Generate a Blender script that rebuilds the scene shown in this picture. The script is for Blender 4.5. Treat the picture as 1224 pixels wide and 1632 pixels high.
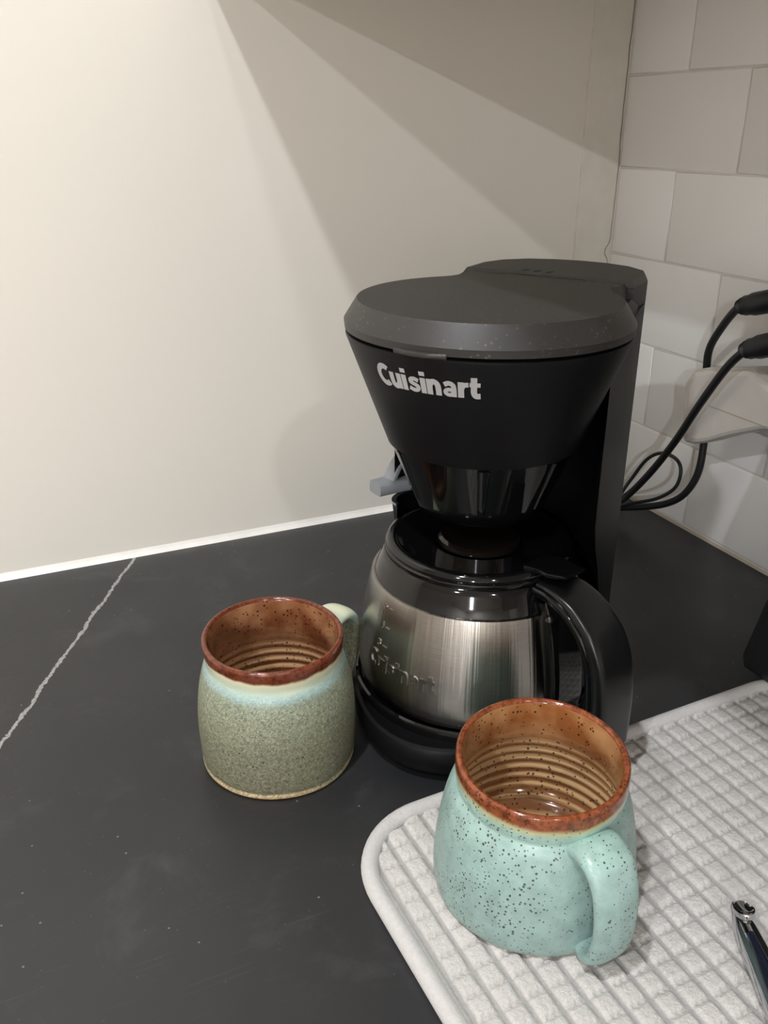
import bpy, bmesh, math, random
from mathutils import Vector, Matrix, noise
random.seed(7)
R = math.radians
PI = math.pi
for o in list(bpy.data.objects):
    bpy.data.objects.remove(o, do_unlink=True)
scene = bpy.context.scene
COL = scene.collection

# ------------------------------------------------------------------ camera
# world: counter top z=0, corner of the two walls at the origin,
# painted wall in the plane y=0 (x<0), tiled wall in the plane x=0 (y<0)
cam_d = bpy.data.cameras.new('camera')
cam = bpy.data.objects.new('camera', cam_d)
COL.objects.link(cam)
cam.location = (-0.5665, -0.7222, 0.35)
cam.rotation_euler = (R(90 - 23.974), 0, R(-24.0))
cam_d.sensor_fit = 'VERTICAL'
cam_d.sensor_height = 36.0
cam_d.lens = 36.0 * 1392 / 1632
cam_d.clip_start = 0.01
scene.camera = cam

# ------------------------------------------------------------------ world, lamps, exposure
world = bpy.data.worlds.new('world')
scene.world = world
world.use_nodes = True
world.node_tree.nodes['Background'].inputs[0].default_value = (1.0, 0.93, 0.85, 1)
world.node_tree.nodes['Background'].inputs[1].default_value = 0.05
scene.view_settings.view_transform = 'Standard'
scene.view_settings.look = 'None'
scene.view_settings.exposure = 0.52
scene.view_settings.gamma = 1.0
scene.view_settings.use_curve_mapping = False

def lamp(name, loc, power, size, col=(0.93, 0.955, 1.0)):
    l = bpy.data.lights.new(name, 'AREA')
    l.shape = 'DISK'
    l.size = size
    l.energy = power
    l.color = col
    o = bpy.data.objects.new(name, l)
    COL.objects.link(o)
    o.location = loc
    return o
# recessed ceiling downlights, ceiling 1.5 m above the worktop
lamp('downlight_over_worktop', (-0.872, -0.62, 1.485), 9.2, 0.06)
lamp('downlight_mid_room', (-1.84, -1.40, 1.485), 14.5, 0.07)
lamp('downlight_far_room', (-3.05, -4.20, 1.485), 100, 0.07)
lamp('downlight_rear', (-0.66, -2.25, 1.485), 8, 0.07)

# ------------------------------------------------------------------ helpers
def s2l(c):
    return tuple(((v / 255.0) / 12.92 if v / 255.0 <= 0.04045 else ((v / 255.0 + 0.055) / 1.055) ** 2.4) for v in c) + (1.0,)

def tag(o, label=None, cat=None, group=None, kind=None):
    if label: o['label'] = label
    if cat: o['category'] = cat
    if group: o['group'] = group
    if kind: o['kind'] = kind
    return o

def empty(name, loc=(0, 0, 0), rz=0.0):
    o = bpy.data.objects.new(name, None)
    COL.objects.link(o)
    o.location = loc
    o.rotation_euler = (0, 0, rz)
    o.empty_display_size = 0.02
    return o

def obj(name, bm, mat, parent=None, smooth=True, angle=40):
    me = bpy.data.meshes.new(name)
    bmesh.ops.recalc_face_normals(bm, faces=bm.faces[:])
    if smooth:
        for f in bm.faces: f.smooth = True
        ca = R(angle)
        for e in bm.edges:
            if len(e.link_faces) == 2 and e.calc_face_angle(0) > ca:
                e.smooth = False
    bm.to_mesh(me)
    bm.free()
    for m in (mat if isinstance(mat, (list, tuple)) else [mat]):
        me.materials.append(m)
    o = bpy.data.objects.new(name, me)
    COL.objects.link(o)
    if parent is not None: o.parent = parent
    return o

def add_box(bm, x0, x1, y0, y1, z0, z1, bev=0.0, seg=2):
    vs = [bm.verts.new((x, y, z)) for x in (x0, x1) for y in (y0, y1) for z in (z0, z1)]
    fs = [bm.faces.new([vs[i] for i in q]) for q in ((0, 1, 3, 2), (4, 6, 7, 5), (0, 4, 5, 1), (2, 3, 7, 6), (0, 2, 6, 4), (1, 5, 7, 3))]
    if bev > 0:
        es = list({e for f in fs for e in f.edges})
        bmesh.ops.bevel(bm, geom=es, offset=bev, segments=seg, affect='EDGES', profile=0.5)
    return bm

def box(*a, **k):
    return add_box(bmesh.new(), *a, **k)

def catmull(pts, n):
    out = []
    P = [Vector(p) for p in pts]
    P = [P[0] * 2 - P[1]] + P + [P[-1] * 2 - P[-2]]
    for i in range(1, len(P) - 2):
        for k in range(n):
            t = k / n
            a, b, c, d = P[i - 1], P[i], P[i + 1], P[i + 2]
            out.append(0.5 * ((2 * b) + (c - a) * t + (2 * a - 5 * b + 4 * c - d) * t * t + (3 * b - a - 3 * c + d) * t ** 3))
    out.append(P[-2].copy())
    return out

def lathe(prof, seg=96, mats=None, bm=None, wob=0.0, cx=0.0, cy=0.0, fn=None):
    """prof: list of (r,z); mats: material index for each band"""
    bm = bm or bmesh.new()
    rings = []
    for (r, z) in prof:
        if r < 1e-6:
            rings.append([bm.verts.new((cx, cy, z))])
        else:
            ring = []
            for k in range(seg):
                a = 2 * PI * k / seg
                rr = r
                if wob:
                    rr += wob * noise.noise(Vector((math.cos(a) * 1.3, math.sin(a) * 1.3, z * 25 + 3.1)))
                if fn: rr = fn(rr, a, z)
                ring.append(bm.verts.new((cx + rr * math.cos(a), cy + rr * math.sin(a), z)))
            rings.append(ring)
    for i in range(len(rings) - 1):
        A, B = rings[i], rings[i + 1]
        for k in range(seg):
            k2 = (k + 1) % seg
            if len(A) == 1 and len(B) == 1: continue
            if len(A) == 1: f = bm.faces.new((A[0], B[k], B[k2]))
            elif len(B) == 1: f = bm.faces.new((A[k], A[k2], B[0]))
            else: f = bm.faces.new((A[k], A[k2], B[k2], B[k]))
            if mats: f.material_index = mats[i]
    return bm

def sweep(path, side, halfw, halft, nsec=16, power=2.6, bm=None, cap=True):
    """ribbon swept along path; side = constant width axis; halfw/halft: lists along the path"""
    bm = bm or bmesh.new()
    n = len(path)
    side = Vector(side).normalized()
    rings = []
    for i, p in enumerate(path):
        t = (path[min(i + 1, n - 1)] - path[max(i - 1, 0)]).normalized()
        nrm = side.cross(t).normalized()
        f = i / (n - 1)
        def val(L):
            if not isinstance(L, (list, tuple)): return L
            g = f * (len(L) - 1); j = min(int(g), len(L) - 2); h = g - j
            h = h * h * (3 - 2 * h)
            return L[j] * (1 - h) + L[j + 1] * h
        w, th = val(halfw), val(halft)
        ring = []
        for k in range(nsec):
            a = 2 * PI * k / nsec
            c, s = math.cos(a), math.sin(a)
            x = math.copysign(abs(c) ** (2 / power), c) * w
            y = math.copysign(abs(s) ** (2 / power), s) * th
            ring.append(bm.verts.new(p + side * x + nrm * y))
        rings.append(ring)
    for i in range(n - 1):
        for k in range(nsec):
            k2 = (k + 1) % nsec
            bm.faces.new((rings[i][k], rings[i][k2], rings[i + 1][k2], rings[i + 1][k]))
    if cap:
        bm.faces.new(rings[0][::-1]); bm.faces.new(rings[-1])
    return bm

def tube(path, rad, nsec=12, bm=None, cap=True, closed=False):
    bm = bm or bmesh.new()
    n = len(path)
    rings = []
    up = Vector((0, 0, 1))
    prev = None
    for i, p in enumerate(path):
        if closed: t = (path[(i + 1) % n] - path[(i - 1) % n]).normalized()
        else: t = (path[min(i + 1, n - 1)] - path[max(i - 1, 0)]).normalized()
        if prev is None:
            a = up if abs(t.dot(up)) < 0.9 else Vector((1, 0, 0))
            u = t.cross(a).normalized()
        else:
            u = (prev - t * prev.dot(t)).normalized()
        prev = u
        v = t.cross(u)
        r = rad(i / (n - 1)) if callable(rad) else rad
        rings.append([bm.verts.new(p + (u * math.cos(2 * PI * k / nsec) + v * math.sin(2 * PI * k / nsec)) * r) for k in range(nsec)])
    m = n if closed else n - 1
    for i in range(m):
        A, B = rings[i], rings[(i + 1) % n]
        for k in range(nsec):
            k2 = (k + 1) % nsec
            bm.faces.new((A[k], A[k2], B[k2], B[k]))
    if cap and not closed:
        bm.faces.new(rings[0][::-1]); bm.faces.new(rings[-1])
    return bm

def prism(outline, z0, z1, cham=0.0, bm=None, ctop=None):
    """extruded plan outline, with a chamfer along the upper edge"""
    bm = bm or bmesh.new()
    n = len(outline)
    levels = [(z0, 0.0), (z1 - (ctop if ctop is not None else cham), 0.0)]
    if cham: levels.append((z1, cham))
    rings = []
    for z, ins in levels:
        ring = []
        for i, (x, y) in enumerate(outline):
            if ins:
                a = Vector(outline[i - 1]); b = Vector((x, y)); c = Vector(outline[(i + 1) % n])
                t1 = (b - a).normalized(); t2 = (c - b).normalized()
                nn = (Vector((-t1.y, t1.x)) + Vector((-t2.y, t2.x)))
                nn = nn.normalized() / max(0.5, nn.length / 2)
                ring.append(bm.verts.new((x + nn.x * ins, y + nn.y * ins, z)))
            else:
                ring.append(bm.verts.new((x, y, z)))
        rings.append(ring)
    for i in range(len(rings) - 1):
        for k in range(n):
            k2 = (k + 1) % n
            bm.faces.new((rings[i][k], rings[i][k2], rings[i + 1][k2], rings[i + 1][k]))
    bm.faces.new(rings[0][::-1]); bm.faces.new(rings[-1])
    return bm

# ------------------------------------------------------------------ materials
class NT:
    def __init__(self, name):
        self.m = bpy.data.materials.new(name)
        self.m.use_nodes = True
        self.t = self.m.node_tree
        self.b = self.t.nodes['Principled BSDF']
    def n(self, typ, **k):
        nd = self.t.nodes.new(typ)
        for a, v in k.items():
            if a.startswith('i_'): nd.inputs[a[2:].replace('_', ' ')].default_value = v
            else: setattr(nd, a, v)
        return nd
    def l(self, a, b): self.t.links.new(a, b)
    def set(self, **k):
        for a, v in k.items(): self.b.inputs[a.replace('_', ' ')].default_value = v
        return self
    def math(self, op, a, b=None, clamp=False):
        nd = self.n('ShaderNodeMath', operation=op, use_clamp=clamp)
        for i, v in enumerate((a, b)):
            if v is None: continue
            if isinstance(v, (int, float)): nd.inputs[i].default_value = v
            else: self.l(v, nd.inputs[i])
        return nd.outputs[0]
    def coord(self, scale=(1, 1, 1), out='Object'):
        tc = self.n('ShaderNodeTexCoord')
        mp = self.n('ShaderNodeMapping')
        mp.inputs['Scale'].default_value = scale
        self.l(tc.outputs[out], mp.inputs[0])
        return mp.outputs[0]
    def noise(self, vec, scale, detail=3, rough=0.5, dist=0.0):
        nd = self.n('ShaderNodeTexNoise')
        nd.inputs['Scale'].default_value = scale
        nd.inputs['Detail'].default_value = detail
        nd.inputs['Roughness'].default_value = rough
        nd.inputs['Distortion'].default_value = dist
        self.l(vec, nd.inputs['Vector'])
        return nd.outputs[0]
    def ramp(self, fac, stops, interp='LINEAR'):
        nd = self.n('ShaderNodeValToRGB')
        cr = nd.color_ramp
        cr.interpolation = interp
        while len(cr.elements) < len(stops): cr.elements.new(0.5)
        for e, (p, c) in zip(cr.elements, stops):
            e.position = p
            e.color = c if len(c) == 4 else s2l(c)
        self.l(fac, nd.inputs[0])
        return nd.outputs[0]
    def mix(self, fac, a, b, blend='MIX'):
        nd = self.n('ShaderNodeMix', data_type='RGBA', blend_type=blend)
        if isinstance(fac, (int, float)): nd.inputs[0].default_value = fac
        else: self.l(fac, nd.inputs[0])
        for i, v in ((6, a), (7, b)):
            if isinstance(v, tuple): nd.inputs[i].default_value = v if len(v) == 4 else s2l(v)
            else: self.l(v, nd.inputs[i])
        return nd.outputs[2]
    def bump(self, h, strength=0.3, dist=0.001):
        nd = self.n('ShaderNodeBump')
        nd.inputs['Strength'].default_value = strength
        nd.inputs['Distance'].default_value = dist
        self.l(h, nd.inputs['Height'])
        self.l(nd.outputs[0], self.b.inputs['Normal'])
    def sep(self, vec):
        nd = self.n('ShaderNodeSeparateXYZ')
        self.l(vec, nd.inputs[0])
        return nd.outputs
    def col(self, sock): self.l(sock, self.b.inputs['Base Color'])

W = (1, 1, 1, 1)
K = (0, 0, 0, 1)

def plain(name, col, rough=0.5, metal=0.0, spec=0.5, bump=0.0, bscale=300, coat=0.0):
    t = NT(name)
    t.set(Base_Color=s2l(col), Roughness=rough, Metallic=metal)
    t.b.inputs['Specular IOR Level'].default_value = spec
    if coat: t.b.inputs['Coat Weight'].default_value = coat
    v = t.coord()
    nz = t.noise(v, 40, 3)
    t.col(t.mix(nz, s2l(tuple(max(0, c * 0.94) for c in col)), s2l(tuple(min(255, c * 1.05) for c in col))))
    if bump:
        t.bump(t.noise(v, bscale, 4), bump, 0.001)
    return t.m

def m_paint():
    t = NT('satin_wall_paint')
    v = t.coord()
    c = t.mix(t.noise(v, 5, 3), (224, 220, 209), (230, 224, 214))
    t.col(c)
    t.set(Roughness=0.38)
    t.bump(t.noise(v, 90, 4), 0.05, 0.002)
    return t.m
def m_tile():
    t = NT('white_glazed_tile')
    v = t.coord(out='Object')
    t.col(t.mix(t.noise(v, 8, 2), (236, 235, 233), (243, 242, 240)))
    t.set(Roughness=0.16)
    t.bump(t.noise(v, 28, 2), 0.10, 0.003)
    return t.m
def m_counter():
    t = NT('black_stone_worktop')
    v = t.coord()
    x, y, z = t.sep(v)
    big = t.noise(v, 6, 4, 0.6)
    base = t.mix(t.ramp(big, [(0.35, K), (0.7, W)]), (33, 34, 37), (43, 43, 44))
    cloud = t.ramp(t.noise(v, 22, 6, 0.7, 0.6), [(0.54, K), (0.78, W)])
    base = t.mix(t.math('MULTIPLY', cloud, 0.28), base, (92, 92, 92))
    # pale vein: line through (-0.6064,-0.2315) and (-0.4874,-0.0033)
    ax, ay, bx, by = -0.6064, -0.2315, -0.4874, -0.0033
    L = math.hypot(bx - ax, by - ay)
    nx, ny = -(by - ay) / L, (bx - ax) / L
    d = t.math('ADD', t.math('MULTIPLY', t.math('SUBTRACT', x, ax), nx), t.math('MULTIPLY', t.math('SUBTRACT', y, ay), ny))
    w1 = t.math('MULTIPLY', t.math('SUBTRACT', t.noise(v, 38, 4, 0.65), 0.5), 0.008)
    w2 = t.math('MULTIPLY', t.math('SUBTRACT', t.noise(v, 330, 3, 0.7), 0.5), 0.0040)
    dd = t.math('ABSOLUTE', t.math('ADD', t.math('ADD', d, w1), w2))
    wid = t.math('ADD', 0.0007, t.math('MULTIPLY', t.noise(v, 60, 2), 0.0012))
    vein = t.math('LESS_THAN', dd, wid)
    vn = t.ramp(t.noise(v, 500, 2), [(0.25, (0.45, 0.45, 0.45, 1)), (0.55, W)])
    base = t.mix(t.math('MULTIPLY', vein, vn), base, (158, 157, 154))
    # crumbs and dust
    vo = t.n('ShaderNodeTexVoronoi', feature='F1')
    vo.inputs['Scale'].default_value = 95
    t.l(v, vo.inputs['Vector'])
    rnd = t.sep(vo.outputs['Color'])[0]
    spk = t.math('MULTIPLY', t.math('LESS_THAN', vo.outputs['Distance'], 0.055), t.math('GREATER_THAN', rnd, 0.45))
    base = t.mix(t.math('MULTIPLY', spk, 0.55), base, (150, 150, 148))
    vo2 = t.n('ShaderNodeTexVoronoi', feature='F1')
    vo2.inputs['Scale'].default_value = 330
    t.l(v, vo2.inputs['Vector'])
    rnd2 = t.sep(vo2.outputs['Color'])[1]
    spk2 = t.math('MULTIPLY', t.math('LESS_THAN', vo2.outputs['Distance'], 0.10), t.math('GREATER_THAN', rnd2, 0.86))
    base = t.mix(t.math('MULTIPLY', spk2, 0.35), base, (130, 130, 130))
    # worn scuffs, fine parallel scratches
    mp = t.n('ShaderNodeMapping')
    mp.inputs['Rotation'].default_value = (0, 0, R(62))
    mp.inputs['Scale'].default_value = (14, 420, 1)
    t.l(v, mp.inputs[0])
    sc = t.ramp(t.noise(mp.outputs[0], 1.0, 4, 0.6), [(0.60, K), (0.75, W)])
    zone = t.ramp(t.noise(v, 5.5, 2), [(0.52, K), (0.68, W)])
    base = t.mix(t.math('MULTIPLY', t.math('MULTIPLY', sc, zone), 0.25), base, (110, 110, 112))
    t.col(base)
    rg = t.n('ShaderNodeMapRange')
    t.l(t.noise(v, 14, 4, 0.6), rg.inputs[0])
    rg.inputs[3].default_value = 0.30; rg.inputs[4].default_value = 0.46
    t.l(rg.outputs[0], t.b.inputs['Roughness'])
    t.bump(t.noise(v, 260, 4), 0.05, 0.0005)
    return t.m

def m_steel():
    t = NT('brushed_steel')
    tc = t.n('ShaderNodeTexCoord')
    x, y, z = t.sep(tc.outputs['Object'])
    ang = t.math('ARCTAN2', y, x)
    cb = t.n('ShaderNodeCombineXYZ')
    t.l(t.math('MULTIPLY', ang, 6.0), cb.inputs[0])
    t.l(t.math('MULTIPLY', z, 2600.0), cb.inputs[1])
    br = t.noise(cb.outputs[0], 1.0, 3, 0.6)
    t.col(t.mix(br, (138, 135, 130), (178, 175, 169)))
    t.set(Metallic=1.0, Roughness=0.20, Anisotropic=0.9)
    t.b.inputs['Anisotropic Rotation'].default_value = 0.25
    tg = t.n('ShaderNodeTangent', direction_type='RADIAL', axis='Z')
    t.l(tg.outputs[0], t.b.inputs['Tangent'])
    cb2 = t.n('ShaderNodeCombineXYZ')
    t.l(t.math('MULTIPLY', ang, 26.0), cb2.inputs[0])
    t.l(t.math('MULTIPLY', z, 3.0), cb2.inputs[1])
    st = t.noise(cb2.outputs[0], 1.0, 3, 0.6)
    t.bump(t.math('ADD', t.math('MULTIPLY', br, 0.12), st), 0.22, 0.0010)
    return t.m

def m_mug_outer(name, kind, Hm):
    t = NT(name)
    tc = t.n('ShaderNodeTexCoord')
    v = tc.outputs['Object']
    x, y, z = t.sep(v)
    zz = t.math('ADD', z, t.math('MULTIPLY', t.math('SUBTRACT', t.noise(v, 60, 3), 0.5), 0.005))
    zn = t.math('MULTIPLY', t.math('DIVIDE', zz, Hm), 0.93)
    if kind == 'green':
        cr = t.ramp(zn, [(0.0, (150, 112, 74)), (0.022, (196, 172, 132)), (0.05, (120, 118, 98)), (0.35, (122, 122, 103)), (0.60, (136, 140, 120)),
                         (0.69, (140, 147, 130)), (0.735, (156, 182, 180)), (0.775, (196, 210, 190)), (0.832, (226, 222, 188)), (0.850, (118, 60, 38)), (1.0, (122, 64, 42))])
        gr = t.noise(v, 800, 3, 0.6, 1.2)
        body = t.ramp(zn, [(0.05, W), (0.66, W), (0.78, K)])
        dark = t.ramp(gr, [(0.36, (0.50, 0.50, 0.47, 1)), (0.5, (0.98, 0.98, 0.96, 1)), (0.62, (1.5, 1.52, 1.42, 1))])
        c = t.mix(body, cr, t.mix(1.0, cr, dark, 'MULTIPLY'))
        hs, hth, hr = 190, 0.13, 0.80
        rough = t.ramp(zn, [(0.66, (0.5,) * 3 + (1,)), (0.80, (0.14,) * 3 + (1,))])
    else:
        cr = t.ramp(zn, [(0.0, (112, 84, 66)), (0.012, (140, 160, 152)), (0.05, (142, 168, 163)), (0.45, (148, 175, 169)), (0.70, (156, 184, 177)),
                         (0.79, (166, 200, 188)), (0.825, (192, 190, 146)), (0.850, (150, 84, 50)), (1.0, (146, 78, 48))])
        gr = t.noise(v, 120, 4, 0.6)
        c = t.mix(1.0, cr, t.ramp(gr, [(0.3, (0.80, 0.80, 0.80, 1)), (0.65, (1.06, 1.06, 1.06, 1))]), 'MULTIPLY')
        hs, hth, hr = 600, 0.31, 0.30
        rough = t.ramp(zn, [(0.66, (0.38,) * 3 + (1,)), (0.86, (0.13,) * 3 + (1,))])
    vo = t.n('ShaderNodeTexVoronoi', feature='F1')
    vo.inputs['Scale'].default_value = hs
    t.l(v, vo.inputs['Vector'])
    rn = t.sep(vo.outputs['Color'])[0]
    cl = t.ramp(t.noise(v, 45, 2), [(0.34, (0.42,) * 3 + (1,)), (0.62, W)])
    sp = t.math('MULTIPLY', t.math('LESS_THAN', vo.outputs['Distance'], t.math('MULTIPLY', t.math('MULTIPLY', cl, hth), t.math('ADD', 0.55, t.math('MULTIPLY', t.sep(vo.outputs['Color'])[1], 0.75)))), t.math('GREATER_THAN', rn, hr))
    c = t.mix(t.math('MULTIPLY', sp, 0.85), c, (44, 36, 30))
    # dark mottling of the iron glaze on the lip
    lip = t.ramp(zn, [(0.835, K), (0.86, W)])
    mot = t.ramp(t.noise(v, 300, 4, 0.7), [(0.36, (0.42, 0.36, 0.33, 1)), (0.58, W)])
    c = t.mix(lip, c, t.mix(1.0, c, mot, 'MULTIPLY'))
    t.col(c)
    t.l(rough, t.b.inputs['Roughness'])
    t.bump(t.noise(v, 420, 4), 0.22 if kind == 'green' else 0.10, 0.0006)
    return t.m

def m_mug_inner(name, a, b, d):
    t = NT(name)
    tc = t.n('ShaderNodeTexCoord')
    v = tc.outputs['Object']
    x, y, z = t.sep(v)
    zz = t.math('ADD', z, t.math('MULTIPLY', t.math('SUBTRACT', t.noise(v, 28, 3), 0.5), 0.004))
    # glaze pools dark in the throwing grooves and thins pale on the ridges
    cz = t.n('ShaderNodeCombineXYZ')
    t.l(t.math('MULTIPLY', zz, 140.0), cz.inputs[2])
    ph = t.math('MULTIPLY', t.noise(cz.outputs[0], 1.0, 2), 4.0)
    w = t.math('MULTIPLY', t.math('ADD', t.math('SINE', t.math('ADD', t.math('MULTIPLY', zz, 2 * PI / 0.0064), ph)), 1.0), 0.5)
    up = t.ramp(t.math('DIVIDE', z, 0.09), [(0.50, W), (0.64, K)])
    rings = t.mix(t.ramp(w, [(0.25, K), (0.75, W)]), a, b)
    top = t.mix(t.ramp(t.noise(v, 38, 3), [(0.40, K), (0.62, W)]), tuple(0.85 * p for p in d), tuple(0.45 * p + 0.55 * q for p, q in zip(d, b)))
    c = t.mix(up, top, rings)
    vo = t.n('ShaderNodeTexVoronoi', feature='F1')
    vo.inputs['Scale'].default_value = 460
    t.l(v, vo.inputs['Vector'])
    rn = t.sep(vo.outputs['Color'])[0]
    sp = t.math('MULTIPLY', t.math('LESS_THAN', vo.outputs['Distance'], t.math('MULTIPLY', rn, 0.34)), t.math('GREATER_THAN', rn, 0.55))
    c = t.mix(t.math('MULTIPLY', sp, 0.85), c, (36, 20, 14))
    t.col(c)
    t.set(Roughness=0.12)
    t.bump(t.noise(v, 120, 3), 0.10, 0.0006)
    return t.m

def m_mat(px, py):
    t = NT('waffle_microfibre')
    tc = t.n('ShaderNodeTexCoord')
    v = tc.outputs['Object']
    x, y, z = t.sep(v)
    fx = t.math('ABSOLUTE', t.math('SUBTRACT', t.math('FRACT', t.math('DIVIDE', x, px)), 0.5))
    chan = t.ramp(fx, [(0.37, K), (0.42, W)])
    c = t.mix(t.noise(v, 30, 3), (192, 188, 184), (210, 206, 201))
    # the flat woven channels are greyer towards the right half of the mat
    c = t.mix(t.math('MULTIPLY', chan, 0.65), c, (150, 148, 148))
    pile = t.noise(v, 900, 3, 0.7)
    c = t.mix(t.ramp(pile, [(0.3, (0.45,) * 3 + (1,)), (0.6, K)]), c, (168, 163, 157))
    t.col(c)
    t.set(Roughness=0.95)
    t.b.inputs['Sheen Weight'].default_value = 0.3
    t.bump(t.noise(v, 620, 3, 0.7), 0.7, 0.0012)
    return t.m
def m_piping():
    t = NT('piping_fabric')
    v = t.coord()
    t.col(t.mix(t.noise(v, 500, 3), (186, 182, 180), (206, 203, 200)))
    t.set(Roughness=0.95)
    t.b.inputs['Sheen Weight'].default_value = 0.3
    t.bump(t.noise(v, 900, 3, 0.7), 0.5, 0.001)
    return t.m
def m_lid():
    t = NT('matte_black_plastic_dusty')
    v = t.coord()
    c = t.mix(t.noise(v, 25, 3), (40, 38, 36), (46, 44, 42))
    vo = t.n('ShaderNodeTexVoronoi', feature='F1')
    vo.inputs['Scale'].default_value = 420
    t.l(v, vo.inputs['Vector'])
    rn = t.sep(vo.outputs['Color'])[0]
    cl = t.ramp(t.noise(v, 22, 2), [(0.42, K), (0.66, W)])
    sp = t.math('MULTIPLY', t.math('MULTIPLY', t.math('LESS_THAN', vo.outputs['Distance'], 0.30), t.math('GREATER_THAN', rn, 0.70)), cl)
    c = t.mix(t.math('MULTIPLY', sp, 0.4), c, (120, 112, 98))
    t.col(c)
    t.set(Roughness=0.48)
    t.bump(t.noise(v, 1500, 2), 0.12, 0.0003)
    return t.m

M = dict(
    paint=m_paint(), tile=m_tile(), counter=m_counter(), steel=m_steel(), lid=m_lid(),
    grout=plain('grout', (218, 213, 206), 0.9, bump=0.3),
    caulk=plain('white_sealant', (238, 235, 228), 0.45),
    caulk2=plain('aged_sealant', (176, 168, 152), 0.6),
    gap=plain('crack_shade_paint', (52, 44, 36), 0.9),  # shade inside the corner crack, put into the colour
    filler=plain('filler_strip_paint', (225, 220, 209), 0.45, bump=0.05, bscale=60),
    matte=plain('matte_black_plastic', (12, 12, 14), 0.45, spec=0.2, bump=0.08, bscale=1400),
    satin=plain('satin_black_plastic', (13, 13, 14), 0.28),
    gloss=plain('gloss_black_plastic', (9, 9, 10), 0.07),
    dome_refl=plain('dome_reflection_brown', (20, 15, 12), 0.08),  # brownish reflection on the dome, put into its base colour
    black=plain('slot_shade_black', (6, 6, 6), 0.7),  # shade inside the vent openings, put into the colour
    logo=plain('silver_print', (176, 176, 176), 0.4),
    lever=plain('grey_plastic', (128, 132, 136), 0.35),
    app=plain('charcoal_plastic', (34, 34, 35), 0.4),
    rubber=plain('black_rubber', (22, 23, 26), 0.45),
    white_plastic=plain('white_plastic', (206, 201, 194), 0.45),
    chrome=plain('polished_metal', (190, 192, 196), 0.08, metal=1.0),
    navy=plain('dark_blue_grip', (18, 24, 38), 0.25),
    cabinet=plain('cabinet_paint', (222, 217, 208), 0.5),
    ceiling=plain('ceiling_paint', (236, 233, 228), 0.9),
    room=plain('room_paint', (226, 220, 212), 0.9),
    floor=plain('pale_floor', (150, 138, 124), 0.6),
    clay=plain('bare_clay', (150, 112, 78), 0.8, bump=0.2, bscale=500),
    mug_green=m_mug_outer('grey_green_glaze', 'green', 0.0836),
    mug_blue=m_mug_outer('pale_blue_glaze', 'blue', 0.0766),
    in_green=m_mug_inner('brown_liner_glaze', (112, 66, 42), (190, 152, 112), (132, 76, 46)),
    in_blue=m_mug_inner('amber_liner_glaze', (130, 88, 56), (200, 166, 122), (166, 102, 56)),
    pipe=m_piping(),
)

# ------------------------------------------------------------------ the room
def struct(name, bm, mat, parent=None, smooth=False, label=None):
    o = obj(name, bm, mat, parent, smooth)
    if parent is None: o['kind'] = 'structure'
    if label: o['label'] = label
    return o

struct('wall_left', box(-4.2, 0.05, 0.0, 0.08, -0.9, 1.5), M['paint'], label='cream satin painted wall behind the coffee maker')
wall_r = struct('wall_right', box(-0.0022, 0.08, -5.2, 0.0, -0.9, 1.5), M['grout'], label='white brick bond tiled wall right of the corner')
struct('wall_back', box(-4.2, 0.08, -5.28, -5.2, -0.9, 1.5), M['room'], label='plain warm wall behind the viewer')
struct('wall_side', box(-4.28, -4.2, -5.28, 0.08, -0.9, 1.5), M['room'], label='plain warm wall on the far left')
struct('ceiling', box(-4.28, 0.08, -5.28, 0.08, 1.5, 1.56), M['ceiling'], label='flat pale ceiling')
struct('floor', box(-4.28, 0.08, -5.28, 0.08, -0.96, -0.9), M['floor'], label='brown floor below the worktop')

# brick-bond tiles, each its own piece
ROWS = [(0.0035, 0.080), (0.080, 0.1575), (0.1575, 0.235), (0.235, 0.3125), (0.3125, 0.390), (0.390, 0.4625)]
TL = 0.152
tile_cache = {}
def tile_mesh(w, h):
    key = (round(w, 4), round(h, 4))
    if key not in tile_cache:
        bm = box(-0.0035, 0.001, -w / 2, w / 2, -h / 2, h / 2)
        es = [e for e in bm.edges if all(v.co.x < -0.003 for v in e.verts)]
        bmesh.ops.bevel(bm, geom=es, offset=0.0010, segments=2, affect='EDGES', profile=0.5)
        for f in bm.faces: f.smooth = True
        bmesh.ops.recalc_face_normals(bm, faces=bm.faces[:])
        me = bpy.data.meshes.new('tile')
        bm.to_mesh(me); bm.free()
        me.materials.append(M['tile'])
        tile_cache[key] = me
    return tile_cache[key]
G = 0.0008
for ri, (z0, z1) in enumerate(ROWS):
    ye = -0.0035
    first = 0.0815 if ri % 2 else TL
    edges = [ye, -first]
    while edges[-1] > -1.15: edges.append(edges[-1] - TL)
    for a, b in zip(edges, edges[1:]):
        w = (a - b) - 2 * G
        h = (z1 - z0) - 2 * G
        o = bpy.data.objects.new('tile', tile_mesh(w, h))
        COL.objects.link(o)
        o.parent = wall_r
        o.location = (0, (a + b) / 2, (z0 + z1) / 2)
        o.rotation_euler = (0, random.uniform(-0.006, 0.006), random.uniform(-0.005, 0.005))

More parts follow.
